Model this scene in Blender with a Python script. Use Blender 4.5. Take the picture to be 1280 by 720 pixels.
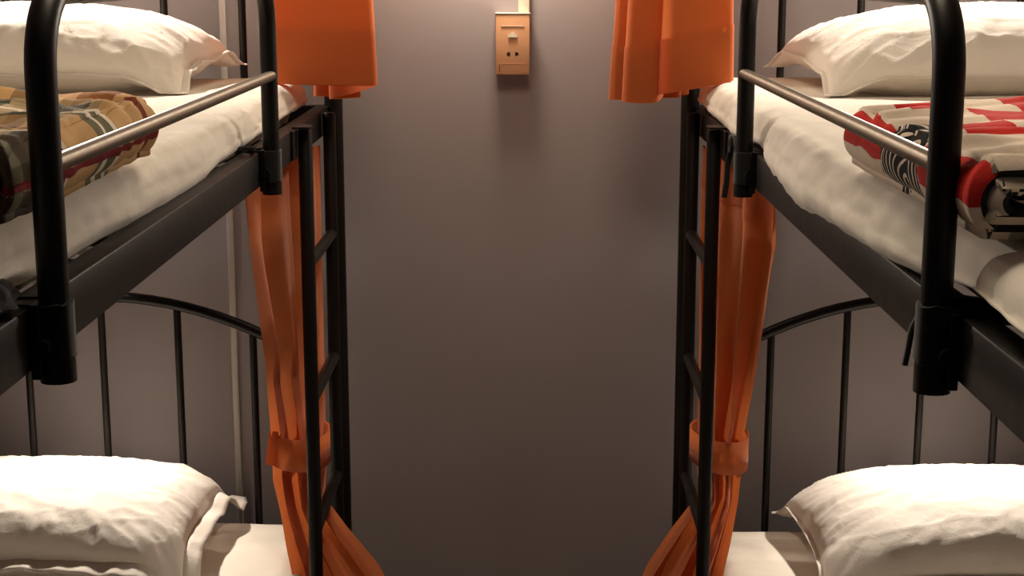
import bpy, math, random
from mathutils import Vector, Matrix, noise

# ------------------------------------------------------------------ clear
for o in list(bpy.data.objects):
    bpy.data.objects.remove(o, do_unlink=True)
SC = bpy.context.scene
COL = SC.collection
PI = math.pi

# ------------------------------------------------------------------ camera
CAM_H = 1.46
cam_d = bpy.data.cameras.new('camera')
cam_d.sensor_width = 36.0
cam_d.lens = 1950.0 / 1280.0 * 36.0
cam_d.clip_start = 0.02
cam = bpy.data.objects.new('camera', cam_d)
COL.objects.link(cam)
cam.location = (0, 0, CAM_H)
cam.rotation_euler = (math.radians(90 - 11.4511), 0, math.radians(0.5183))
SC.camera = cam

# ------------------------------------------------------------------ world, exposure
w = bpy.data.worlds.new('world')
SC.world = w
w.use_nodes = True
w.node_tree.nodes['Background'].inputs[0].default_value = (0.80, 0.86, 1.0, 1)
w.node_tree.nodes['Background'].inputs[1].default_value = 0.055
SC.view_settings.view_transform = 'Standard'
SC.view_settings.look = 'None'
SC.view_settings.gamma = 1
SC.view_settings.use_curve_mapping = False
SC.view_settings.exposure = 0.0

# lamp settings (used by the lamp builders further down)
WARM = (1.0, 0.83, 0.63)
READ = (1.0, 0.88, 0.74)   # the reading lamps are a little whiter
P_WALL = 10.5        # the wall lamp over the socket
P_UP = 37.0         # reading lamps of the upper bunks
P_LOW = 30.0        # reading lamps of the lower bunks


P_CEIL = 7.0        # the ceiling panel lamp in the middle of the dormitory


# ------------------------------------------------------------------ materials
def srgb(r, g, b):
    f = lambda c: (c / 255 / 12.92) if c / 255 <= .04045 else ((c / 255 + .055) / 1.055) ** 2.4
    return (f(r), f(g), f(b), 1)


class NT:
    """small helper round a node tree"""
    def __init__(self, name):
        self.m = bpy.data.materials.new(name)
        self.m.use_nodes = True
        self.t = self.m.node_tree
        self.b = self.t.nodes['Principled BSDF']
        self.out = self.t.nodes['Material Output']

    def n(self, typ, **kw):
        nd = self.t.nodes.new(typ)
        for k, v in kw.items():
            setattr(nd, k, v)
        return nd

    def l(self, a, b):
        self.t.links.new(a, b)

    def val(self, sock, v):
        if hasattr(v, 'is_linked'):
            self.l(v, sock)
        else:
            sock.default_value = v

    def math(self, op, a, b=0.0, c=0.0):
        nd = self.n('ShaderNodeMath', operation=op)
        self.val(nd.inputs[0], a); self.val(nd.inputs[1], b); self.val(nd.inputs[2], c)
        return nd.outputs[0]

    def mix(self, f, a, b):
        nd = self.n('ShaderNodeMix', data_type='RGBA')
        self.val(nd.inputs['Factor'], f)
        self.val(nd.inputs[6], a); self.val(nd.inputs[7], b)
        return nd.outputs[2]

    def noise(self, scale, detail=3, vec=None, dist=0.0):
        nd = self.n('ShaderNodeTexNoise')
        nd.inputs['Scale'].default_value = scale
        nd.inputs['Detail'].default_value = detail
        nd.inputs['Distortion'].default_value = dist
        if vec is None:
            vec = self.n('ShaderNodeTexCoord').outputs['Object']
        self.l(vec, nd.inputs['Vector'])
        return nd.outputs['Fac']

    def bump(self, h, strength=.3, dist=.002):
        nd = self.n('ShaderNodeBump')
        nd.inputs['Strength'].default_value = strength
        nd.inputs['Distance'].default_value = dist
        self.l(h, nd.inputs['Height'])
        self.l(nd.outputs[0], self.b.inputs['Normal'])
        return nd.outputs[0]

    def uv(self):
        u = self.n('ShaderNodeUVMap')
        u.uv_map = 'UVMap'
        s = self.n('ShaderNodeSeparateXYZ')
        self.l(u.outputs[0], s.inputs[0])
        return u.outputs[0], s.outputs[0], s.outputs[1]

    def steps(self, fac, stops):
        nd = self.n('ShaderNodeValToRGB')
        cr = nd.color_ramp
        cr.interpolation = 'CONSTANT'
        while len(cr.elements) < len(stops):
            cr.elements.new(0.5)
        for e, (p, c) in zip(cr.elements, stops):
            e.position = p; e.color = c
        self.l(fac, nd.inputs[0])
        return nd.outputs[0]


def m_paint(name, c1, c2, rough=.85, bump=.25):
    k = NT(name)
    k.l(k.mix(k.noise(2.2, 4), c1, c2), k.b.inputs['Base Color'])
    k.b.inputs['Roughness'].default_value = rough
    a = k.noise(160, 3); b = k.noise(7, 4)
    k.bump(k.math('ADD', a, k.math('MULTIPLY', b, 2.5)), bump, .0006)
    return k.m


def m_metal(name, c1, c2, rough=.38, spec=.5):
    k = NT(name)
    k.l(k.mix(k.noise(35, 4), c1, c2), k.b.inputs['Base Color'])
    n = k.noise(60, 3)
    k.l(k.math('MULTIPLY_ADD', n, .16, rough - .08), k.b.inputs['Roughness'])
    k.b.inputs['Specular IOR Level'].default_value = spec
    k.bump(k.noise(420, 2), .12, .0004)
    return k.m


def m_cloth(name, c1, c2, rough=.9, weave=900, bump=.25, trans=0.0, sheen=.15, wr=0.0):
    k = NT(name)
    col = k.mix(k.noise(9, 3), c1, c2)
    k.l(col, k.b.inputs['Base Color'])
    k.b.inputs['Roughness'].default_value = rough
    k.b.inputs['Specular IOR Level'].default_value = .2
    k.b.inputs['Sheen Weight'].default_value = sheen
    h = k.noise(weave, 2)
    if wr > 0:
        h = k.math('ADD', h, k.math('MULTIPLY', k.noise(38, 4, dist=.6), wr))
    nb = k.bump(h, bump, .0008)
    if trans > 0:
        tr = k.n('ShaderNodeBsdfTranslucent')
        k.l(col, tr.inputs['Color']); k.l(nb, tr.inputs['Normal'])
        mx = k.n('ShaderNodeMixShader')
        mx.inputs[0].default_value = trans
        k.l(k.b.outputs[0], mx.inputs[1]); k.l(tr.outputs[0], mx.inputs[2])
        k.l(mx.outputs[0], k.out.inputs['Surface'])
    return k.m


M = {}
M['wall'] = m_paint('wall_paint', srgb(150, 142, 144), srgb(142, 134, 136))
M['ceiling'] = m_paint('ceiling_paint', srgb(205, 200, 195), srgb(198, 192, 188))
M['metal'] = m_metal('black_bronze_metal', srgb(12, 8, 6), srgb(16, 11, 9), .42, .25)
M['rubber'] = m_metal('black_rubber', srgb(14, 13, 13), srgb(20, 19, 18), .8, .2)
M['sheet'] = m_cloth('white_sheet_cotton', srgb(226, 218, 206), srgb(220, 211, 198), weave=700, bump=.4, wr=3.0)
M['pillow'] = m_cloth('white_pillow_cotton', srgb(232, 224, 214), srgb(226, 217, 206), weave=700, bump=.55, trans=.12, wr=3.5)
M['mattress'] = m_cloth('mattress_ticking', srgb(190, 182, 170), srgb(180, 172, 160))
M['curtain'] = m_cloth('orange_curtain_cloth', srgb(218, 122, 66), srgb(208, 113, 60), weave=520, trans=.42, sheen=.25, wr=1.2)
M['black_cloth'] = m_cloth('black_strap_cloth', srgb(18, 17, 17), srgb(28, 26, 26), weave=500)
M['plastic'] = m_metal('cream_plastic', srgb(226, 220, 206), srgb(218, 212, 198), .45, .5)
M['gold'] = m_metal('champagne_plate', srgb(206, 160, 122), srgb(198, 152, 116), .42, .5)
M['trunking'] = m_paint('trunking_grey', srgb(188, 182, 178), srgb(182, 176, 172), .6, .1)
M['bronze'] = m_metal('bronze_rail', srgb(98, 82, 60), srgb(88, 73, 54), .44, .5)
M['bronze'].node_tree.nodes['Principled BSDF'].inputs['Metallic'].default_value = .9
M['dark'] = m_metal('slot_dark', srgb(20, 15, 13), srgb(14, 10, 9), .7, .3)
M['steel'] = m_metal('lamp_enamel', srgb(60, 56, 52), srgb(70, 64, 60), .4, .5)

# floor: dark wooden laminate, joints in the material only far below the view
k = NT('floor_laminate')
k.l(k.mix(k.noise(14, 5, dist=1.0), srgb(96, 66, 46), srgb(72, 48, 34)), k.b.inputs['Base Color'])
k.b.inputs['Roughness'].default_value = .5
k.bump(k.noise(90, 4), .2, .001)
M['floor'] = k.m
k = NT('warm_bulb')
k.b.inputs['Emission Color'].default_value = (1, .82, .58, 1)
k.b.inputs['Emission Strength'].default_value = 6
M['bulb'] = k.m

# plaid quilt ------------------------------------------------------
k = NT('plaid_quilt_cotton')
uvv, u, v = k.uv()
wob = k.math('MULTIPLY', k.math('SUBTRACT', k.noise(14, 2), .5), .008)
u = k.math('ADD', u, wob); v = k.math('ADD', v, wob)
TAN = srgb(196, 156, 108); ORG = srgb(190, 120, 70); BLK = srgb(38, 33, 30); WHT = srgb(222, 210, 192)
RED = srgb(112, 22, 22); GRN = srgb(92, 92, 74); CRM = srgb(208, 178, 136)
vv = k.math('DIVIDE', k.math('SUBTRACT', v, 1.10), .52)     # along the bed, 0..1
uu = k.math('DIVIDE', u, .96)                               # round the fold, 0..1
lo = k.steps(vv, [(0, BLK), (.09, GRN), (.13, BLK), (.22, WHT), (.275, TAN), (.29, RED), (.305, WHT), (.32, TAN),
                  (.50, GRN), (.535, WHT), (.56, GRN), (.60, WHT), (.625, GRN), (.65, TAN), (.86, RED), (.885, TAN), (.95, ORG)])
up = k.steps(vv, [(0, BLK), (.08, GRN), (.16, BLK), (.22, WHT), (.26, TAN), (.30, RED), (.32, TAN), (.40, GRN), (.45, BLK), (.49, GRN), (.54, WHT),
                  (.57, GRN), (.64, BLK), (.67, GRN), (.72, TAN), (.80, GRN), (.84, RED), (.87, ORG)])
su = k.steps(uu, [(0, TAN), (.06, BLK), (.16, WHT), (.18, GRN), (.22, BLK), (.27, GRN), (.305, TAN), (.345, BLK), (.37, CRM), (.395, GRN), (.41, BLK), (.43, CRM),
                  (.488, RED), (.4945, TAN), (.60, BLK), (.70, TAN)])
isup = k.math('LESS_THAN', uu, .445)
base = k.mix(isup, lo, up)
plaid = k.mix(k.math('MULTIPLY_ADD', isup, .42, .08), base, su)
isred = k.math('MULTIPLY', k.math('GREATER_THAN', uu, .488), k.math('LESS_THAN', uu, .4945))
plaid = k.mix(isred, plaid, RED)
# twill of the dark blocks
tw = k.n('ShaderNodeTexWave'); tw.wave_type = 'BANDS'; tw.bands_direction = 'DIAGONAL'
tw.inputs['Scale'].default_value = 190; k.l(uvv, tw.inputs['Vector'])
sepc = k.n('ShaderNodeSeparateColor'); k.l(plaid, sepc.inputs[0])
dk = k.math('LESS_THAN', sepc.outputs[0], .05)
plaid = k.mix(k.math('MULTIPLY', k.math('MULTIPLY', dk, k.math('GREATER_THAN', tw.outputs['Fac'], .62)), .45), plaid, WHT)
k.l(plaid, k.b.inputs['Base Color'])
k.b.inputs['Roughness'].default_value = .9
k.b.inputs['Specular IOR Level'].default_value = .15
k.bump(k.math('ADD', k.noise(600, 2), k.math('MULTIPLY', k.noise(45, 4, dist=.8), 3)), .3, .001)
M['plaid'] = k.m

# red and white patchwork quilt -----------------------------------
k = NT('patchwork_quilt_cotton')
uvv, u, v = k.uv()
wob = k.math('MULTIPLY', k.math('SUBTRACT', k.noise(12, 2), .5), .012)
u = k.math('ADD', u, wob); v = k.math('ADD', v, wob)
PW = srgb(226, 208, 190); PR = srgb(196, 44, 36); PB = srgb(16, 14, 16); PG = srgb(150, 148, 124)
ch = k.n('ShaderNodeTexChecker')
ch.inputs['Scale'].default_value = 1.0
ch.inputs[1].default_value = PW; ch.inputs[2].default_value = PR
cmb = k.n('ShaderNodeCombineXYZ')
k.l(k.math('ADD', k.math('DIVIDE', k.math('SUBTRACT', u, .422), .052), 20.0), cmb.inputs[0])
k.l(k.math('DIVIDE', k.math('SUBTRACT', v, 1.125 - .21), .105), cmb.inputs[1])
cmb.inputs[2].default_value = .5
k.l(cmb.outputs[0], ch.inputs['Vector'])
side = k.steps(k.math('DIVIDE', u, .96), [(0, PW), (.468, PR), (.500, PW), (.545, PG)])
col = k.mix(k.math('LESS_THAN', u, .422), side, ch.outputs[0])
# ornament of black and white swirls printed on the folded edge
du = k.math('DIVIDE', k.math('SUBTRACT', u, .468), .036)
dv = k.math('DIVIDE', k.math('SUBTRACT', v, 1.305), .078)
rr = k.math('ADD', k.math('MULTIPLY', du, du), k.math('MULTIPLY', dv, dv))
rr2 = k.math('ADD', rr, k.math('MULTIPLY', k.math('SUBTRACT', k.noise(34, 3), .5), 2.4))
msk = k.math('LESS_THAN', rr2, 1.0)
wv = k.n('ShaderNodeTexWave'); wv.wave_type = 'RINGS'; wv.rings_direction = 'Z'
mp = k.n('ShaderNodeMapping'); mp.inputs['Location'].default_value = (-.49, -1.29, 0)
k.l(uvv, mp.inputs[0]); k.l(mp.outputs[0], wv.inputs['Vector'])
wv.inputs['Scale'].default_value = 24; wv.inputs['Distortion'].default_value = 4.5; wv.inputs['Detail'].default_value = 1
wv.inputs['Detail Scale'].default_value = 1.3
orn = k.mix(k.math('GREATER_THAN', wv.outputs['Fac'], .84), PB, PW)
col = k.mix(msk, col, orn)
k.l(col, k.b.inputs['Base Color'])
k.b.inputs['Roughness'].default_value = .88
k.b.inputs['Specular IOR Level'].default_value = .15
k.bump(k.math('ADD', k.noise(600, 2), k.math('MULTIPLY', k.noise(45, 4, dist=.8), 3)), .3, .001)
M['patch'] = k.m
# lining with black weave
k = NT('patchwork_lining')
uvv, u, v = k.uv()
c2 = k.n('ShaderNodeTexChecker'); c2.inputs['Scale'].default_value = 170
c2.inputs[1].default_value = PB; c2.inputs[2].default_value = PW
k.l(uvv, c2.inputs['Vector'])
n0 = k.math('GREATER_THAN', k.noise(16, 2), .56)
k.l(k.mix(n0, PB, c2.outputs[0]), k.b.inputs['Base Color'])
k.b.inputs['Roughness'].default_value = .9
M['lining'] = k.m
M['plaid_lining'] = m_cloth('plaid_lining', srgb(58, 50, 44), srgb(30, 27, 25), weave=400)
M['quilt_white'] = m_cloth('quilt_cream_cotton', srgb(206, 192, 174), srgb(196, 182, 164), weave=500, wr=2)


# ------------------------------------------------------------------ mesh helpers
class MB:
    def __init__(self):
        self.v = []; self.f = []; self.uv = {}; self.mi = []

    def add(self, verts, faces, mi=0):
        o = len(self.v)
        self.v += [tuple(p) for p in verts]
        self.f += [tuple(i + o for i in f) for f in faces]
        self.mi += [mi] * len(faces)
        return o

    def box(self, x0, x1, y0, y1, z0, z1, bev=0.0):
        if bev <= 0:
            p = [(x, y, z) for x in (x0, x1) for y in (y0, y1) for z in (z0, z1)]
            self.add(p, [(0, 1, 3, 2), (4, 6, 7, 5), (0, 4, 5, 1), (2, 3, 7, 6), (0, 2, 6, 4), (1, 5, 7, 3)])
            return self
        import bmesh
        bm = bmesh.new()
        bmesh.ops.create_cube(bm, size=1)
        for q in bm.verts:
            q.co = ((x0 + x1) / 2 + q.co.x * (x1 - x0), (y0 + y1) / 2 + q.co.y * (y1 - y0), (z0 + z1) / 2 + q.co.z * (z1 - z0))
        bmesh.ops.bevel(bm, geom=bm.edges[:], offset=bev, segments=2, affect='EDGES', profile=.5)
        bm.verts.index_update()
        self.add([q.co[:] for q in bm.verts], [[q.index for q in f.verts] for f in bm.faces])
        bm.free()
        return self

    def tube(self, pts, r, seg=14, cap=True, up=None, flat=1.0):
        pts = [Vector(p) for p in pts]
        n = len(pts)
        rs = r if isinstance(r, (list, tuple)) else [r] * n
        rings = []
        prev = None
        for i in range(n):
            t = (pts[min(i + 1, n - 1)] - pts[max(i - 1, 0)]).normalized()
            if prev is None:
                a = Vector(up) if up else (Vector((0, 0, 1)) if abs(t.z) < .9 else Vector((0, 1, 0)))
                nx = t.cross(a).normalized()
            else:
                nx = (prev - t * prev.dot(t)).normalized()
            prev = nx
            ny = t.cross(nx)
            rings.append([pts[i] + (nx * math.cos(2 * PI * j / seg) + ny * math.sin(2 * PI * j / seg) * flat) * rs[i] for j in range(seg)])
        vs = [q for rg in rings for q in rg]
        fs = []
        for i in range(n - 1):
            for j in range(seg):
                a = i * seg + j; b = i * seg + (j + 1) % seg
                fs.append((a, b, b + seg, a + seg))
        if cap:
            fs.append(tuple(range(seg))[::-1]); fs.append(tuple((n - 1) * seg + j for j in range(seg)))
        self.add(vs, fs)
        return self

    def grid(self, P, uv=None, mi=0, closed_j=False):
        """P[i][j] points"""
        ni, nj = len(P), len(P[0])
        o = len(self.v)
        vs = [p for row in P for p in row]
        fs = []
        for i in range(ni - 1):
            for j in range(nj if closed_j else nj - 1):
                j2 = (j + 1) % nj
                fs.append((i * nj + j, i * nj + j2, (i + 1) * nj + j2, (i + 1) * nj + j))
        self.add(vs, fs, mi)
        if uv:
            for i in range(ni):
                for j in range(nj):
                    self.uv[o + i * nj + j] = uv[i][j]
        return self

    def lathe(self, prof, c, axis='Z', seg=24):
        P = []
        for r, h in prof:
            row = []
            for j in range(seg):
                a = 2 * PI * j / seg
                q = (r * math.cos(a), r * math.sin(a), h)
                if axis == 'Y':
                    q = (q[0], q[2], q[1])
                row.append((c[0] + q[0], c[1] + q[1], c[2] + q[2]))
            P.append(row)
        return self.grid(P, closed_j=True)

    def build(self, name, mats, parent=None, smooth=True, angle=40, origin=None):
        me = bpy.data.meshes.new(name)
        org = Vector(origin) if origin is not None else Vector((0, 0, 0))
        vs = [tuple(Vector(p) - org) for p in self.v]
        me.from_pydata(vs, [], self.f)
        if not isinstance(mats, (list, tuple)):
            mats = [mats]
        for m in mats:
            me.materials.append(m)
        for p, mi in zip(me.polygons, self.mi):
            p.material_index = mi
        if self.uv:
            lay = me.uv_layers.new(name='UVMap')
            for lp in me.loops:
                lay.data[lp.index].uv = self.uv.get(lp.vertex_index, (0, 0))
        me.update()
        if smooth:
            me.polygons.foreach_set('use_smooth', [True] * len(me.polygons))
            me.set_sharp_from_angle(angle=math.radians(angle))
        o = bpy.data.objects.new(name, me)
        COL.objects.link(o)
        if parent:
            o.parent = parent
            # parents sit unrotated at their own location
            base = Vector(parent['_w']) if '_w' in parent else Vector((0, 0, 0))
            o.location = org - base
            o['_w'] = tuple(org)
        else:
            o.location = org
            o['_w'] = tuple(org)
        return o


def tag(o, label=None, cat=None, group=None, kind=None):
    if label: o['label'] = label
    if cat: o['category'] = cat
    if group: o['group'] = group
    if kind: o['kind'] = kind
    return o


def empty(name, loc, label, cat, group=None):
    o = bpy.data.objects.new(name, None)
    COL.objects.link(o)
    o.location = loc
    o['_w'] = tuple(loc)
    o.empty_display_size = .1
    return tag(o, label, cat, group)


def lerp(a, b, t): return a + (b - a) * t


def interp(tab, x):
    if x <= tab[0][0]: return tab[0][1]
    for (a, va), (b, vb) in zip(tab, tab[1:]):
        if x <= b:
            t = (x - a) / (b - a); t = t * t * (3 - 2 * t)
            return va + (vb - va) * t
    return tab[-1][1]


def sm(a, b, x):
    t = max(0, min(1, (x - a) / (b - a)))
    return t * t * (3 - 2 * t)


def catmull(pts, n):
    pts = [Vector(p) for p in pts]
    m = len(pts)
    out = []
    for k_ in range(n):
        t = k_ / (n - 1) * (m - 1)
        i = min(int(t), m - 2); f = t - i
        p0 = pts[max(i - 1, 0)]; p1 = pts[i]; p2 = pts[i + 1]; p3 = pts[min(i + 2, m - 1)]
        out.append(.5 * ((2 * p1) + (p2 - p0) * f + (2 * p0 - 5 * p1 + 4 * p2 - p3) * f * f + (3 * p1 - p0 - 3 * p2 + p3) * f ** 3))
    return out


def nz(x, y, z=0.0): return noise.noise(Vector((x, y, z)))


# ------------------------------------------------------------------ the room
WY = 3.05
XL, XR, YF, ZC = -1.34, 1.30, -1.4, 2.55
tag(MB().box(XL - .1, XR + .1, YF, WY + .1, -.08, 0).build('floor', M['floor'], smooth=False), 'dark floor of the dormitory under the beds', None, None, 'structure')
tag(MB().box(XL - .1, XR + .1, YF, WY + .1, ZC, ZC + .08).build('ceiling', M['ceiling'], smooth=False), 'plain pale ceiling over the bunks', None, None, 'structure')
tag(MB().box(XL - .1, XR + .1, WY, WY + .1, 0, ZC).build('wall_back', M['wall'], smooth=False), 'grey taupe painted wall behind the bunks', None, None, 'structure')
tag(MB().box(XL - .1, XL, YF, WY, 0, ZC).build('wall_left', M['wall'], smooth=False), 'grey painted wall along the left bunk', None, None, 'structure')
tag(MB().box(XR, XR + .1, YF, WY, 0, ZC).build('wall_right', M['wall'], smooth=False), 'grey painted wall along the right bunk', None, None, 'structure')
tag(MB().box(XL, XR, WY - .012, WY, 0, .09, .003).build('baseboard_back', M['plastic']), 'low skirting along the back wall', None, None, 'structure')

# cable trunking on the wall behind the left bed, and the one feeding the socket
t = MB().box(-.592, -.580, WY - .010, WY, .09, ZC, .002).build('cable_trunking', M['trunking'])
tag(t, 'thin white vertical cable strip on wall behind bunk with plaid quilt', 'cable strip')
t = MB().box(-.0155, .0062, WY - .016, WY, 1.3845, 1.66, .002).build('cable_trunking', M['plastic'])
tag(t, 'short cream cable duct rising from top of wall socket', 'cable duct')

# wall socket ------------------------------------------------------
sx, sz0, sz1 = -.026, 1.268, 1.380
so = empty('wall_socket', (sx, WY, sz0), 'champagne gold two-pin wall socket in the middle of the grey wall', 'socket')
MB().box(sx - .0315, sx + .0315, WY - .030, WY, sz0, sz1, .002).build('back_box', M['plastic'], so)
fp = MB().box(sx - .0325, sx + .0325, WY - .040, WY - .0301, sz0 - .001, sz1 + .001, .0025).build('faceplate', M['gold'], so)
MB().box(sx - .0335, sx + .0335, WY - .0415, WY - .001, sz1 + .0015, sz1 + .0042, .001).build('lit_top_face', M['plastic'], so)  # pale slab stands in for lamplight on the socket's top face
MB().box(sx - .022, sx + .022, WY - .0415, WY - .0395, sz1 - .0215, sz1 - .0205).build('ridge_line', M['plastic'], fp)
MB().box(sx - .022, sx + .022, WY - .0408, WY - .0395, sz0 + .0200, sz0 + .0206).build('ridge_line', M['gold'], fp)
MB().box(sx - .0258, sx - .0246, WY - .0405, WY - .039, sz0 + .004, sz0 + .018).build('marker', M['dark'], fp)


def prism(pts, y0, y1):
    m = MB()
    n = len(pts)
    m.add([(x, y0, z) for x, z in pts] + [(x, y1, z) for x, z in pts],
          [tuple(range(n)), tuple(range(n, 2 * n))[::-1]] + [(i, i + n, (i + 1) % n + n, (i + 1) % n) for i in range(n)])
    return m


cz = sz1 - .036
prism([(sx - .0085, cz - .006), (sx + .0085, cz - .006), (sx + .0085, cz - .003), (sx, cz + .005), (sx - .0085, cz - .003)], WY - .0435, WY - .0395).build('slot_highlight', M['plastic'], fp, smooth=False)  # white prism stands in for lamplight caught on the top of the slot recess
cz = sz1 - .0735
for s in (-1, 1):
    x = sx + s * .0078
    prism([(x - s * .003, cz + .004), (x - s * .003, cz - .004), (x + s * .0015, cz - .003), (x + s * .004, cz), (x + s * .0015, cz + .003)][::s], WY - .0407, WY - .039).build('pin_slot', M['dark'], fp, smooth=False)


# ------------------------------------------------------------------ lamps of the room
def wall_lamp():
    x, y, z = -.055, WY - .115, 1.72
    e = empty('wall_lamp', (x, WY, z), 'small dark wall lamp shining down the grey wall over socket', 'lamp')
    MB().lathe([(0, 0), (.045, 0), (.045, -.012), (.03, -.018), (0, -.018)], (x, WY, z + .02), 'Y').build('wall_plate', M['steel'], e)
    MB().tube([(x, WY - .015, z + .02), (x, WY - .06, z + .06), (x, y, z + .075), (x, y, z + .05)], .007).build('arm', M['steel'], e)
    MB().lathe([(.012, .055), (.03, .05), (.06, .02), (.085, -.02), (.083, -.02), (.058, .017), (.028, .045), (0, .048)], (x, y, z)).build('lamp_shade', M['steel'], e)
    MB().lathe([(0, .045), (.012, .04), (.014, .03), (.02, .015), (.016, 0), (0, -.006)], (x, y, z)).build('bulb', M['bulb'], e)
    ld = bpy.data.lights.new('wall_lamp_light', 'POINT')
    ld.energy = P_WALL; ld.color = WARM; ld.shadow_soft_size = .045
    lo_ = bpy.data.objects.new('wall_lamp_light', ld); COL.objects.link(lo_); lo_.location = (x, y, z - .055)


def reading_lamp(name, x, y, z, aim, power, size, blend, label, root):
    e = empty(name, (x, y, root), label, 'lamp', 'bunk reading lamps')
    d = (Vector(aim) - Vector((x, y, z))).normalized()
    MB().box(x - .025, x + .025, WY - .022, WY - .001, root - .04, root + .04, .004).build('wall_plate', M['steel'], e)
    MB().tube(catmull([(x, WY - .02, root), (x, WY - .06, root + .02), (x, (y + WY) / 2 - .02, z + .06), tuple(Vector((x, y, z)) - d * .05)], 14), .005, 10).build('gooseneck', M['steel'], e)
    q = d.to_track_quat('Z', 'Y').to_matrix()
    prof = [(0, -.05), (.014, -.05), (.02, -.03), (.034, .012), (.032, .012), (.018, -.026), (0, -.03)]
    P = [[tuple(Vector((x, y, z)) + q @ Vector((r * math.cos(2 * PI * j / 20), r * math.sin(2 * PI * j / 20), h))) for j in range(20)] for r, h in prof]
    MB().grid(P, closed_j=True).build('lamp_head', M['steel'], e)
    P = [[tuple(Vector((x, y, z)) + q @ Vector((r * math.cos(2 * PI * j / 16), r * math.sin(2 * PI * j / 16), h))) for j in range(16)] for r, h in [(0, -.024), (.016, -.02), (.016, -.012), (0, -.008)]]
    MB().grid(P, closed_j=True).build('bulb', M['bulb'], e)
    ld = bpy.data.lights.new(name + '_light', 'SPOT')
    ld.energy = power; ld.color = READ; ld.shadow_soft_size = .018
    ld.spot_size = math.radians(size); ld.spot_blend = blend
    lo_ = bpy.data.objects.new(name + '_light', ld); COL.objects.link(lo_)
    lo_.location = Vector((x, y, z)) + d * .014
    lo_.rotation_euler = d.to_track_quat('-Z', 'Y').to_euler()


wall_lamp()


def ceiling_lamp(x, y):
    e = empty('ceiling_lamp', (x, y, ZC), 'square flush ceiling panel lamp over the aisle between the bunks', 'lamp')
    MB().box(x - .31, x + .31, y - .31, y + .31, ZC - .03, ZC - .001, .004).build('lamp_frame', M['plastic'], e)
    MB().box(x - .29, x + .29, y - .29, y + .29, ZC - .034, ZC - .0301, .001).build('diffuser', M['bulb'], e)
    ld = bpy.data.lights.new('ceiling_lamp_light', 'AREA')
    ld.shape = 'SQUARE'; ld.size = .58
    ld.energy = P_CEIL; ld.color = WARM
    lo_ = bpy.data.objects.new('ceiling_lamp_light', ld); COL.objects.link(lo_); lo_.location = (x, y, ZC - .040)


ceiling_lamp(-.02, 1.60)


# ------------------------------------------------------------------ bunk beds
POST_Y, FOOT_Y = 2.97, .84
BARS = (.174, .321, .470, .618, .766)


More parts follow.
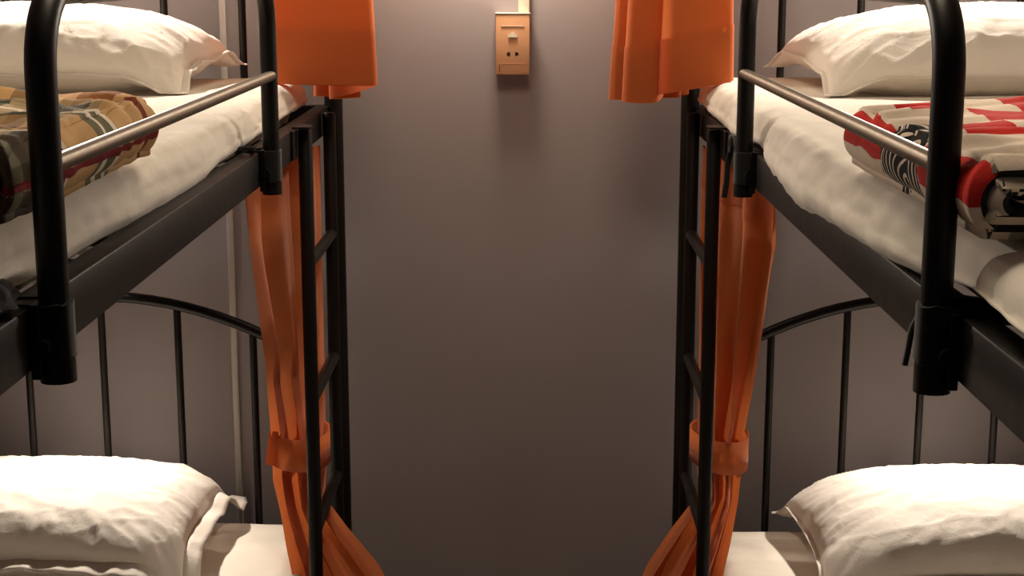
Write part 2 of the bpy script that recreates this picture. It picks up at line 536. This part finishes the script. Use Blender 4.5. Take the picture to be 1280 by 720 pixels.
def make_bed(side, label, gy0, gy1, mid_z):
    """side -1: left of the aisle, +1: right.  d is the distance in from the ladder plane."""
    X = (lambda d: -.360 - d) if side < 0 else (lambda d: .305 + d)
    e = empty('bunk_bed', (X(.47), (POST_Y + FOOT_Y) / 2, 0), label, 'bunk bed', 'black metal bunk beds')
    mt = M['metal']

    def bx(d0, d1, *a, **kw):
        x0, x1 = sorted((X(d0), X(d1)))
        return MB().box(x0, x1, *a, **kw)
    # posts
    for d in (.006, .934):
        for y, top in ((POST_Y, 1.56), (FOOT_Y, 1.40)):
            m = MB().tube([(X(d), y, .012), (X(d), y, top - .01), (X(d), y, top)], [.0175, .0175, .014], 16)
            p = m.build('post', mt, e)
            MB().tube([(X(d), y, 0), (X(d), y, .03)], .0195, 16).build('foot_cap', M['rubber'], p)
    # rails of the two bunks
    for z0, z1 in ((.255, .303), (1.163, 1.212)):
        for d0, d1 in ((.014, .040), (.905, .931)):
            bx(d0, d1, FOOT_Y + .01, POST_Y - .01, z0, z1, bev=.0025).build('side_rail', mt, e)
        for y in (POST_Y, FOOT_Y):
            bx(.01, .93, y - .012, y + .012, z0, z1, bev=.0025).build('end_rail', mt, e)
        for i in range(11):
            y = FOOT_Y + .10 + i * .19
            bx(.03, .915, y - .03, y + .03, z0 + .004, z0 + .014).build('slat', mt, e, smooth=False)
    # head and foot arches with their bars
    for y, zt, zb, name in ((POST_Y, .84, .28, 'headboard_arch'), (POST_Y, 1.715, 1.19, 'headboard_arch'),
                            (FOOT_Y, .70, .28, 'footboard_arch'), (FOOT_Y, 1.50, 1.19, 'footboard_arch')):
        f = lambda d: zt - .76 * (d - .47) ** 2
        ah = MB().tube([(X(d), y, f(d)) for d in [.006 + .928 * i / 28 for i in range(29)]], .0105, 14).build(name, mt, e)
        for d in BARS:
            MB().tube([(X(d), y, zb), (X(d), y, f(d))], .0073, 12).build('bar', mt, ah)
    # ladder
    for y in (2.535, 2.85):
        MB().tube([(X(0), y, .012), (X(0), y, 1.206), (X(0), y, 1.209)], [.0117, .0117, .010], 16).build('ladder_stile', mt, e)
    bx(-.012, .016, 2.505, 2.549, 1.2125, 1.2155).build('ladder_hook', mt, e, smooth=False)
    bx(.010, .0138, 2.47, 2.52, 1.165, 1.2125, bev=.001).build('ladder_hook', mt, e, smooth=False)
    for z in (.985, .752, .520, .288, .06):
        MB().tube([(X(0), 2.538, z), (X(0), 2.848, z)], .0103, 14).build('ladder_rung', mt, e)
    # guard rail: one bent tube, a straight middle rail, brackets
    zt, r, zb = 1.447, .062, 1.153
    pts = [(X(0), gy0, zb), (X(0), gy0, zt - r - .08)]
    for i in range(11):
        a = PI - PI / 2 * i / 10
        pts.append((X(0), gy0 + r + r * math.cos(a), zt - r + r * math.sin(a)))
    for i in range(11):
        a = PI / 2 - PI / 2 * i / 10
        pts.append((X(0), gy1 - r + r * math.cos(a), zt - r + r * math.sin(a)))
    pts += [(X(0), gy1, zt - r - .08), (X(0), gy1, zb)]
    g = MB().tube(pts, .0119, 18, up=(1, 0, 0)).build('guard_rail', mt, e)
    MB().tube([(X(-.004), gy0 + .004, mid_z), (X(-.004), gy1 + .010, mid_z), (X(-.004), gy1 + .013, mid_z)], [.0072, .0072, .005], 16).build('middle_rail', M['bronze'], g)
    for y in (gy0, gy1):
        MB().tube([(X(0), y, zb - .002), (X(0), y, zb + .055)], .0138, 16).build('bracket_sleeve', mt, g)
        bx(.006, .0137, y - .022, y + .022, zb + .004, zb + .062, bev=.001).build('bracket_plate', mt, g, smooth=False)
        bx(.0405, .044, y - .018, y + .018, zb + .006, zb + .062, bev=.001).build('bracket_plate', mt, g, smooth=False)
        MB().lathe([(0, 0), (.006, 0), (.006, .006), (.003, .009), (0, .009)], (X(.004), y - .026 if side < 0 else y - .026, zb + .03), 'Y', 10).build('bolt', mt, g)
    return X


XLf = make_bed(-1, 'black metal bunk bed on the left holding the plaid quilt', 1.162, 2.195, 1.318)
XRf = make_bed(1, 'black metal bunk bed on the right holding the red patchwork quilt', 1.137, 2.178, 1.3225)


# ------------------------------------------------------------------ mattresses and sheets
def bedding(X, z_deck, z_top, dtab, ztab, lab_m, lab_s, seed, amp):
    y0, y1 = FOOT_Y + .02, POST_Y - .025
    x0, x1 = sorted((X(.075), X(.900)))
    tag(MB().box(x0, x1, y0 + .02, y1 - .02, z_deck, z_top - .012, .03).build('mattress', M['mattress'], origin=((x0 + x1) / 2, 1.96, z_deck)), lab_m, 'mattress', 'bunk mattresses')
    ny, na, nr, nd = 150, 46, 10, 10
    P = []
    for i in range(ny + 1):
        y = lerp(y0, y1, i / ny)
        ds = interp(dtab, y); zb = interp(ztab, y)
        row = []
        R = .034
        endr = 1 - sm(0, .05, y - y0); endf = 1 - sm(0, .06, y1 - y)
        drop = .045 * (endr ** 2 + endf ** 2)
        ins = .012 * endf ** 2
        wr = nz(y * 9, seed) * .5 + nz(y * 21, seed + 3) * .35 + nz(y * 47, seed + 7) * .25
        gather = max(0, nz(y * 5.5, seed + 11)) * 1.4
        n_tot = na + nr + nd
        for j in range(n_tot + 1):
            if j <= na:
                t = j / na
                d = lerp(.905, ds + R + ins, t ** .8)
                e = sm(.25, .0, d - ds)
                z = z_top + nz(d * 7, y * 5, seed) * .0035 + abs(nz(d * 22 + y * 9, y * 16, seed)) * .004 * e * (amp + gather)
                z += wr * .003 * amp * e
                outer = sm(.86, .905, d) * .05
                row.append((X(d), y, z - drop - outer))
            elif j <= na + nr:
                a = (j - na) / nr * PI / 2
                bul = wr * .006 * amp + nz(y * 33, a * 2, seed + 5) * .003 * (amp + gather)
                d = ds + R + ins - (R + bul) * math.sin(a)
                z = z_top - R + (R + bul * .5) * math.cos(a) + wr * .003 * amp * math.cos(a)
                row.append((X(d), y, z - drop * math.cos(a)))
            else:
                t = (j - na - nr) / nd
                z = lerp(z_top - R, zb + wr * .004 * amp, t)
                fold = (wr * .006 + nz(y * 33, 1.57, seed + 5) * .003 * (1 + gather)) * amp * (1 - .3 * t)
                d = ds + ins - fold * .9 - .004 * math.sin(PI * t) + .014 * t ** 3 + nz(y * 18, t * 3, seed + 9) * .003 * t
                row.append((X(d), y, z - drop * .0))
        P.append(row)
    o = MB().grid(P).build('bed_sheet', M['sheet'], angle=180, origin=(X(.47), 1.96, z_top))
    md = o.modifiers.new('thick', 'SOLIDIFY'); md.thickness = .0016; md.offset = 0
    tag(o, lab_s, 'sheet', 'white bed sheets')


L_Z = [(1.0, 1.226), (1.12, 1.224), (1.18, 1.222), (1.27, 1.208), (1.44, 1.208), (1.6, 1.202), (1.78, 1.198), (2.06, 1.212), (2.37, 1.216), (2.9, 1.214)]
bedding(XLf, 1.178, 1.268, [(1.0, .052), (1.4, .040), (1.8, .034), (2.2, .040), (2.9, .05)], L_Z,
        'slim mattress of the upper bunk under the plaid quilt', 'rumpled white sheet on the upper bunk under the plaid quilt', 1.3, .8)
R_Z = [(.95, 1.231), (1.10, 1.233), (1.2, 1.222), (1.29, 1.210), (1.46, 1.202), (1.65, 1.196), (1.80, 1.185), (1.99, 1.190), (2.10, 1.205), (2.2, 1.218), (2.40, 1.206), (2.66, 1.212), (2.9, 1.22)]
bedding(XRf, 1.178, 1.268, [(1.0, .018), (1.13, .026), (1.4, .010), (1.8, .008), (2.05, .016), (2.18, .024), (2.35, .014), (2.9, .016)], R_Z,
        'slim mattress of the upper bunk under the red patchwork quilt', 'sagging white sheet on the upper bunk under the red patchwork quilt', 5.7, 1.0)
bedding(XLf, .270, .400, [(1.0, .045)], [(1.0, .29)], 'mattress of the lower bunk beneath the plaid quilt bunk', 'smooth pale sheet on the lower bunk below the plaid quilt', 9.1, .25)
bedding(XRf, .270, .388, [(1.0, .045)], [(1.0, .29)], 'mattress of the lower bunk beneath the red quilt bunk', 'smooth pale sheet on the lower bunk below the red quilt', 12.4, .25)


# ------------------------------------------------------------------ pillows
def pillow(c, L, W, T, rot, tilt, seed, label, base=.35, flange=.0, pinch=.10):
    """c: centre of the underside.  L along x, W along y, T thick; tilt lifts the far edge."""
    nu, nv = 110, 84
    R = Matrix.Translation(c) @ Matrix.Rotation(rot, 4, 'Z') @ Matrix.Rotation(tilt, 4, 'X')

    def outline(u, v):
        x = u * L / 2 * (1 - pinch * .55 * (1 - v * v) * abs(u) ** 2)
        y = v * W / 2 * (1 - pinch * (1 - u * u) * abs(v) ** 2)
        return x, y

    def height(u, v):
        a = max(0, 1 - abs(u) ** 2.6); b = max(0, 1 - abs(v) ** 2.3)
        return (a ** .55) * (b ** .55)

    def wrinkle(u, v, sgn):
        e = max(abs(u), abs(v))
        k1 = sm(.45, .9, e) * sm(1.0, .93, e)
        au, av = abs(u), abs(v)
        # folds run in from the seams and fan out from the corners
        ang = math.atan2(v * W, u * L)
        f1 = nz(ang * 7.5, e * 1.6, seed + sgn) + .6 * nz(ang * 17, e * 2.0, seed + 4 + sgn)
        cr = sm(.55, 1.0, au) * sm(.5, 1.0, av)
        f2 = nz(u * 3.2 + v * 2.1, v * 3.5, seed + 20 + sgn * 3)
        ridge = 1 - abs(nz(u * 4 - v * 2.3, v * 4 + u * 1.4, seed + 31 + sgn)) * 2
        cre = max(0, 1 - abs(nz(ang * 9 + e, e * 2.2 + u, seed + 61 + sgn)) * 3.2) ** 3 * .0036 * sm(.35, .85, e) * sm(1.0, .96, e)
        return (cre + f1 * (.0055 * k1 + .005 * cr) + f2 * .0035 + max(0, ridge) ** 4 * .003) * height(u, v) ** .35

    for_part = []
    zs = base * T
    top, bot = [], []
    for i in range(nu + 1):
        rt, rb = [], []
        # cluster samples towards the seams
        u = math.sin((i / nu * 2 - 1) * PI / 2) * .6 + (i / nu * 2 - 1) * .4
        for j in range(nv + 1):
            v = math.sin((j / nv * 2 - 1) * PI / 2) * .6 + (j / nv * 2 - 1) * .4
            x, y = outline(u, v)
            h = height(u, v)
            droop = -.8 * zs * (sm(.72, 1.0, abs(u)) * sm(.6, 1.0, abs(v)))
            droop2 = nz(u * 2.2, v * 2.2, seed + 50) * .008 * sm(.6, 1, max(abs(u), abs(v)))
            zseam = zs + droop + droop2
            rt.append(R @ Vector((x, y, zseam + h * T * (1 - base) + wrinkle(u, v, 0))))
            rb.append(R @ Vector((x, y, max(0.001, zseam - h * T * base * 1.5 + wrinkle(u, v, 9) * .6))))
        top.append(rt); bot.append(rb)
    m = MB(); m.grid(top); m.grid([r[::-1] for r in bot])
    e = empty('pillow', c, label, 'pillow', 'white pillows')
    m.build('pillow_body', M['pillow'], e, angle=180, origin=c)
    # seam edge all round
    loop = [top[i][0] for i in range(nu + 1)] + [top[nu][j] for j in range(1, nv + 1)] + [top[i][nv] for i in range(nu - 1, -1, -1)] + [top[0][j] for j in range(nv - 1, 0, -1)]
    cen = R @ Vector((0, 0, zs))
    rows = []
    n = len(loop)
    wd = flange if flange > 0 else .006
    for i, p in enumerate(loop):
        d = (p - cen); d.z = 0
        t = loop[(i + 1) % n] - loop[i - 1]; t.z = 0
        nrm = Vector((t.y, -t.x, 0)).normalized() if t.length > 1e-6 else d.normalized()
        s = i / n
        rip = (nz(s * 70, seed) * .5 + nz(s * 31, seed + 2) * .8) * (1.1 if flange > .02 else .8) - (.6 if flange > .02 else 0)
        rows.append([p - nrm * .004, p + nrm * wd * .3 + Vector((0, 0, rip * wd * .25)), p + nrm * wd * .7 + Vector((0, 0, rip * wd * .45 - wd * .05)),
                     p + nrm * wd + Vector((0, 0, rip * wd * .5 - wd * .12))])
    rows.append(rows[0])
    for r in rows:
        for q in r:
            q.z = max(q.z, c[2] + .002)
    fo = MB().grid(rows).build('flange' if flange > 0 else 'seam_edge', M['pillow'], e, angle=180, origin=c)
    md = fo.modifiers.new('thick', 'SOLIDIFY'); md.thickness = .0014; md.offset = 0
    return e


pillow((-.865, 2.695, 1.272), .66, .46, .135, math.radians(-2), math.radians(3), 2.1, 'plump white pillow on the upper bunk behind the plaid quilt', .30, .012)
pillow((.800, 2.675, 1.272), .69, .48, .135, math.radians(3), math.radians(3), 8.4, 'plump white pillow on the upper bunk behind the red patchwork quilt', .30, .008)
pillow((-.890, 2.765, .405), .60, .42, .148, math.radians(-2), math.radians(3), 14.2, 'bright white flanged pillow on the lower bunk under plaid quilt bunk', .40, .030)
pillow((.835, 2.755, .393), .66, .42, .155, math.radians(3), math.radians(3), 23.3, 'bright white pillow on the lower bunk under red patchwork quilt bunk', .33, .008)


# ------------------------------------------------------------------ folded quilts
def ribbon(X, path, y0, y1, th, seed, uvs0, ends=.03, puff=.006, skew=0.0):
    """a padded strip following `path` [(d, z)] in the cross-section, running along y"""
    pts = catmull([(d, z, 0) for d, z in path], 90)
    s = [0]
    for a, b in zip(pts, pts[1:]): s.append(s[-1] + (b - a).length)
    nrm = []
    for i in range(len(pts)):
        t_ = (pts[min(i + 1, len(pts) - 1)] - pts[max(i - 1, 0)]).normalized()
        nrm.append(Vector((t_.y, -t_.x, 0)))
    ny = 76
    yl = [lerp(y0, y1, i / ny) for i in range(ny + 1)]
    m = MB()
    out, inn, uo, ui = [], [], [], []
    for y in yl:
        e = min(y - y0, y1 - y)
        k_ = math.sqrt(max(0, 1 - (1 - min(1, e / ends)) ** 2))
        ro, ri, r1, r2 = [], [], [], []
        for i, p in enumerate(pts):
            endk = min(1, min(s[i], s[-1] - s[i]) / .012)
            ke = k_ * math.sqrt(max(0, 1 - (1 - endk) ** 2))
            yy = y + nz(s[i] * 6, seed + 3) * .014 + skew * s[i]
            pf = (abs(math.sin(PI * y / .062 + nz(s[i] * 5, y * 4, seed) * 1.6)) ** .6 - .6) * puff * .35 + nz(s[i] * 16, y * 26, seed) * puff * .8 \
                 + nz(s[i] * 40 + y * 22, y * 30, seed + 8) * puff * .35
            pf *= 1 - .85 * sm(.44, .50, s[i])
            sag = nz(s[i] * 4.0, y * 5, seed + 13) * .004
            n3 = nrm[i]
            a = p + n3 * ((th / 2 * ke) + pf * ke + sag)
            b = p + n3 * (-(th / 2 * ke) - pf * .5 * ke + sag)
            ro.append((X(a.x), yy, a.y)); ri.append((X(b.x), yy, b.y))
            r1.append((uvs0 + s[i], y)); r2.append((uvs0 + s[i], y))
        out.append(ro); inn.append(ri); uo.append(r1); ui.append(r2)
    m.grid(out, uo, 0); m.grid([r[::-1] for r in inn], [r[::-1] for r in ui], 1)
    return m


def upath(d_in, d_edge, zb, zt, bulge=0.0, d_in2=None):
    r = (zt - zb) / 2
    zc = (zt + zb) / 2
    p = [(d_in, zt), (lerp(d_in, d_edge + r, .35), zt + bulge), (lerp(d_in, d_edge + r, .7), zt + bulge), (d_edge + r, zt)]
    for a in (60, 30, 0, -30, -60):
        p.append((d_edge + r - r * math.cos(math.radians(a)), zc + r * math.sin(math.radians(a))))
    di2 = d_in if d_in2 is None else d_in2
    p += [(d_edge + r, zb), (lerp(d_edge + r, di2, .4), zb), (lerp(d_edge + r, di2, .8), zb), (di2, zb)]
    return p


ZQ = 1.272
ql = empty('folded_quilt', (XLf(.25), 1.37, ZQ), 'folded plaid quilt in tan, black and red on the upper bunk', 'quilt', 'folded quilts')
ribbon(XLf, upath(.47, .022, ZQ + .009, ZQ + .058, .005), 1.135, 1.61, .013, 3.0, 0, .008, .013).build('outer_fold', [M['plaid'], M['plaid']], ql, angle=180, origin=(XLf(.25), 1.37, ZQ))
ribbon(XLf, upath(.46, .035, ZQ + .022, ZQ + .042, .0), 1.130, 1.58, .011, 6.0, .11, .012, .002).build('inner_fold', [M['plaid'], M['plaid_lining']], ql, angle=180, origin=(XLf(.25), 1.37, ZQ))
ribbon(XLf, [(.45, ZQ + .032), (.3, ZQ + .032), (.15, ZQ + .032), (.052, ZQ + .032)], 1.126, 1.57, .007, 7.0, .2, .008, .0015).build('inner_fold', [M['plaid'], M['plaid']], ql, angle=180, origin=(XLf(.25), 1.37, ZQ))
qr = empty('folded_quilt', (XRf(.25), 1.33, ZQ), 'folded red and white patchwork quilt with black print on upper bunk', 'quilt', 'folded quilts')
ribbon(XRf, upath(.47, .012, ZQ + .008, ZQ + .054, .004), 1.085, 1.545, .012, 11.0, 0, .006, .008).build('outer_fold', [M['patch'], M['black_cloth']], qr, angle=180, origin=(XRf(.25), 1.33, ZQ))  # black inner face: dark print, plus shade between the layers put into colour
ribbon(XRf, upath(.46, .025, ZQ + .0215, ZQ + .0415, .0), 1.074, 1.53, .014, 16.0, .0, .012, .002).build('inner_fold', [M['quilt_white'], M['lining']], qr, angle=180, origin=(XRf(.25), 1.33, ZQ))


ribbon(XRf, [(.45, ZQ + .0315), (.3, ZQ + .0315), (.15, ZQ + .0315), (.037, ZQ + .0315)], 1.080, 1.52, .007, 18.0, .2, .008, .0015).build('inner_fold', [M['lining'], M['quilt_white']], qr, angle=180, origin=(XRf(.25), 1.33, ZQ))


# ------------------------------------------------------------------ curtains
def cloth_part(name, P, parent, origin, thick=.0012):
    o = MB().grid(P).build(name, M['curtain'], parent, angle=180, origin=origin)
    return o


def upper_curtain(label, path, hem, cx, cy, top_k, seed, hem_h=.095):
    """path: plan view at the hem; hem: height of the lower edge for each path point"""
    n = 220
    pl = catmull([(x, y, h) for (x, y), h in zip(path, hem)], n)
    e = empty('curtain', (cx, cy, 2.34), label, 'curtain', 'orange upper bunk curtains')
    o3 = (cx, cy, 2.34)

    def pt(p, z, off=0.0, nn=None):
        kz = sm(1.2, 2.3, z)
        k_ = lerp(1.0, top_k, min(1, (z - 1.2) / 1.1))
        x = cx + (p.x - cx) * k_; y = cy + (p.y - cy) * lerp(1, .8, kz)
        x += nz(p.x * 30, p.y * 30, z * 3 + seed) * .004
        if nn is not None:
            x += nn.x * off; y += nn.y * off
        return (x, y, z)
    nr = []
    for i in range(n):
        t_ = pl[min(i + 1, n - 1)] - pl[max(i - 1, 0)]
        nr.append(Vector((t_.y, -t_.x, 0)).normalized())
    P = []
    nzv = 60
    for k_ in range(nzv + 1):
        t_ = k_ / nzv
        row = []
        for p in pl:
            z = lerp(2.33, p.z, 1 - (1 - t_) ** 1.4)
            row.append(pt(p, z))
        P.append(row)
    cloth_part('cloth', P, e, o3)
    for s in (-1, 1):
        Q = []
        for k_ in range(9):
            Q.append([pt(p, p.z - .0015 + (hem_h + .0015) * (1 - k_ / 8), s * .0016, nr[i]) for i, p in enumerate(pl)])
        if s > 0:
            cloth_part('hem', Q, e, o3)
    return e


# left: one broad pleat to the front, crumpled folds behind it
upper_curtain('orange curtain hanging beside the pillow of the plaid quilt bunk',
              [(-.345, 2.955), (-.395, 2.94), (-.330, 2.915), (-.392, 2.895), (-.318, 2.875), (-.385, 2.862), (-.300, 2.850), (-.355, 2.835), (-.300, 2.815),
               (-.262, 2.775), (-.268, 2.745), (-.31, 2.732), (-.37, 2.730), (-.43, 2.735), (-.456, 2.748), (-.44, 2.77), (-.41, 2.785)],
              [1.240, 1.240, 1.240, 1.236, 1.238, 1.240, 1.238, 1.236, 1.250, 1.264, 1.266, 1.267, 1.268, 1.270, 1.272, 1.276, 1.280],
              -.36, 2.84, .56, 1.0)
upper_curtain('orange curtain hanging beside the pillow of the red quilt bunk',
              [(.310, 2.955), (.262, 2.94), (.300, 2.915), (.240, 2.90), (.285, 2.88), (.200, 2.875), (.149, 2.842), (.155, 2.825), (.172, 2.822), (.176, 2.835), (.170, 2.815),
               (.180, 2.802), (.205, 2.796), (.232, 2.798), (.244, 2.815), (.236, 2.795), (.240, 2.775), (.270, 2.760), (.315, 2.752), (.350, 2.750), (.364, 2.762), (.350, 2.79)],
              [1.240, 1.240, 1.238, 1.236, 1.235, 1.235, 1.236, 1.236, 1.236, 1.238, 1.235,
               1.233, 1.232, 1.234, 1.244, 1.246, 1.250, 1.256, 1.264, 1.272, 1.276, 1.280],
              .300, 2.84, .58, 4.0)


def lower_curtain(label, levels, folds, seed, tie, tilt, clip):
    """levels: z -> A, B, amplitude vector of a pleated strip in plan view"""
    n = 200
    zs = [l[0] for l in levels]

    def lev(z):
        tabs = [[(l[0], l[i]) for l in levels][::-1] for i in range(1, 7)]
        return [interp_lin(tb, z) for tb in tabs]
    P = []
    nzv = 110
    for k_ in range(nzv + 1):
        z = lerp(zs[0], zs[-1], k_ / nzv)
        ax, ay, bx_, by_, ux, uy = lev(z)
        row = []
        for i in range(n + 1):
            t_ = i / n
            ph = folds * 2 * PI * t_ + nz(t_ * 4, z * 1.2, seed) * 1.6
            en = sm(0, .12, 1 - t_)
            w1 = math.sin(ph) + .18 * math.sin(2 * ph + 1.0) + nz(t_ * 9, z * .8, seed + 2) * .45
            row.append((lerp(ax, bx_, t_) + ux * w1 * en + nz(t_ * 15, z * 4, seed + 6) * .003, lerp(ay, by_, t_) + uy * w1 + nz(t_ * 9, z * 3, seed + 7) * .004, z))
        P.append(row)
    cx, cy = tie[0], tie[1]
    o3 = (cx, cy, zs[0])
    e = empty('curtain', o3, label, 'curtain', 'orange lower bunk curtains')
    cloth_part('cloth', P, e, o3)
    # header band sewn at the top
    Q = [[(x + .0, y, z) for (x, y, z) in r] for r in P[:10]]
    nrm = []
    r0 = P[5]
    for i in range(n + 1):
        t_ = Vector(r0[min(i + 1, n)]) - Vector(r0[max(i - 1, 0)])
        nrm.append(Vector((t_.y, -t_.x, 0)).normalized() * -.0016)
    cloth_part('header_band', [[(x + nrm[i].x, y + nrm[i].y, z) for i, (x, y, z) in enumerate(r)] for r in Q], e, o3)
    # tie band round the bunch
    rx, ry, z0, z1 = tie[2:6]
    rows = []
    for k_ in range(73):
        a = 2 * PI * k_ / 72
        x = cx + rx * math.cos(a) * (1 + .03 * nz(k_ * .3, seed)); y = cy + ry * math.sin(a)
        dz = tilt * math.cos(a) + .006 * math.sin(a)
        rows.append([(cx + (x - cx) * .93, cy + (y - cy) * .93, z1 + dz - .004), (x, y, z1 + dz), (x * 1.0, y, lerp(z1, z0, .5) + dz), (x, y, z0 + dz + .3 * tilt * math.cos(a)),
                     (cx + (x - cx) * .93, cy + (y - cy) * .93, z0 + dz + .004)])
    tb = cloth_part('tie_band', rows, e, o3)
    if clip:
        xx = cx - rx + .004
        MB().tube([(xx + .010, cy - .045, z1 + .006), (xx + .005, cy - .048, lerp(z0, z1, .5)), (xx + .001, cy - .045, z0 + .004)], .008, 10, flat=.25, up=(0, 1, 0)).build('tie_tab', M['curtain'], tb)
    return e


def interp_lin(tab, x):
    if x <= tab[0][0]: return tab[0][1]
    m = len(tab)
    for i in range(m - 1):
        a, va = tab[i]; b, vb = tab[i + 1]
        if x <= b:
            t_ = (x - a) / (b - a)
            return va + (vb - va) * t_
    return tab[-1][1]


lower_curtain('orange curtain tied back beside the lower bunk under the plaid quilt',
              [(1.150, -.425, 2.28, -.378, 2.85, .013, .006), (1.05, -.428, 2.31, -.377, 2.84, .016, .010), (.80, -.444, 2.57, -.374, 2.80, .012, .022),
               (.635, -.452, 2.69, -.366, 2.75, .003, .026), (.565, -.452, 2.69, -.366, 2.75, .003, .026), (.505, -.440, 2.69, -.374, 2.75, .003, .026),
               (.44, -.428, 2.68, -.338, 2.77, .004, .030), (.36, -.408, 2.66, -.280, 2.78, .006, .030), (.302, -.400, 2.65, -.250, 2.78, .008, .03)],
              3, 2.0, (-.409, 2.72, .054, .058, .590, .650), -.002, True)
lower_curtain('orange curtain tied back beside the lower bunk under the red quilt',
              [(1.150, .372, 2.26, .324, 2.85, .013, .006), (1.05, .375, 2.29, .323, 2.84, .016, .010), (.80, .386, 2.55, .321, 2.80, .012, .022),
               (.635, .390, 2.69, .312, 2.75, .003, .026), (.575, .388, 2.69, .314, 2.75, .003, .026), (.515, .384, 2.69, .322, 2.75, .003, .026),
               (.44, .372, 2.68, .278, 2.77, .004, .030), (.36, .352, 2.66, .232, 2.78, .006, .030), (.302, .345, 2.65, .210, 2.78, .008, .03)],
              3, 7.0, (.351, 2.72, .053, .058, .588, .648), -.006, False)

# ------------------------------------------------------------------ black ties on the guard rails
def tie(label, X, y, z, tail, seed, lump=False, loop_top=False):
    e = empty('strap', (X(.02), y, z), label, 'strap', 'black ties on the guard rails')
    # flat wrap round post and rail
    rows = []
    for i in range(33):
        a = 2 * PI * i / 32
        ca, sa = math.cos(a), math.sin(a)
        cx = X(.0185) + .0325 * math.copysign(abs(ca) ** .6, ca)
        cyy = y + .0165 * math.copysign(abs(sa) ** .6, sa)
        hz = z + .004 * nz(i * .6, seed)
        rows.append([(lerp(X(.0185), cx, .93), lerp(y, cyy, .93), hz + .024), (cx, cyy, hz + .023), (cx, cyy, hz), (cx, cyy, hz - .020), (lerp(X(.0185), cx, .93), lerp(y, cyy, .93), hz - .021)])
    MB().grid(rows).build('wrap', M['black_cloth'], e)
    MB().tube(catmull(tail, 18), .0042, 8, flat=.6).build('tail', M['black_cloth'], e)
    if loop_top:
        c = Vector(tail[0])
        MB().tube([(c.x, c.y + .009 * math.cos(a), c.z + .008 + .010 * math.sin(a)) for a in [2 * PI * i / 16 for i in range(17)]], .0035, 8).build('loop', M['black_cloth'], e)
    if lump:
        P = []
        for i in range(22):
            yy = y - .11 + .10 * i / 21
            row = []
            for j in range(20):
                a = 2 * PI * j / 20
                r = (.014 + .009 * nz(i * .35, j * .5, seed)) * math.sin(PI * (i + .6) / 22.2) ** .5
                row.append((X(.034) + r * 1.3 * math.cos(a), yy, 1.226 + r * math.sin(a) + .004 * nz(i * .4, seed)))
            P.append(row)
        MB().grid(P, closed_j=True).build('bunched_cloth', M['black_cloth'], e, angle=60)


tie('black cloth strap bunched round near guard post beside plaid quilt', XLf, 1.162, 1.190,
    [(XLf(.04), 1.14, 1.205), (XLf(.03), 1.10, 1.222), (XLf(.036), 1.06, 1.214)], 1.0, lump=True)
tie('short black strap round far guard post of the plaid quilt bunk', XLf, 2.195, 1.190,
    [(XLf(.05), 2.19, 1.205), (XLf(.02), 2.17, 1.219), (XLf(.045), 2.13, 1.222)], 2.0)
tie('black strap with stubby tail on near guard post by red quilt', XRf, 1.137, 1.195,
    [(XRf(-.006), 1.155, 1.208), (XRf(-.012), 1.156, 1.195), (XRf(-.0145), 1.155, 1.180), (XRf(-.0165), 1.155, 1.167)], 3.0)
tie('black cord with long hanging tail on far guard post of red quilt bunk', XRf, 2.178, 1.190,
    [(XRf(-.016), 2.200, 1.214), (XRf(-.019), 2.205, 1.195), (XRf(-.020), 2.205, 1.17), (XRf(-.023), 2.206, 1.145)], 4.0, loop_top=True)

# ------------------------------------------------------------------ reading lamps
reading_lamp('reading_lamp', XLf(.47), 2.90, 1.70, (XLf(.40), 2.55, 1.30), P_UP, 125, .55, 'small dark reading lamp over the pillow of the plaid quilt bunk', 1.86)
reading_lamp('reading_lamp', XRf(.47), 2.90, 1.70, (XRf(.40), 2.55, 1.30), P_UP, 125, .55, 'small dark reading lamp over the pillow of the red quilt bunk', 1.86)
reading_lamp('reading_lamp', XLf(.47), 2.93, .95, (XLf(.44), 2.64, .52), P_LOW, 114, 1.0, 'small dark reading lamp over the lower pillow below plaid quilt', 1.02)
reading_lamp('reading_lamp', XRf(.50), 2.93, .95, (XRf(.47), 2.64, .52), P_LOW, 114, 1.0, 'small dark reading lamp over the lower pillow below red quilt', 1.02)

for o in bpy.data.objects:
    if '_w' in o:
        del o['_w']
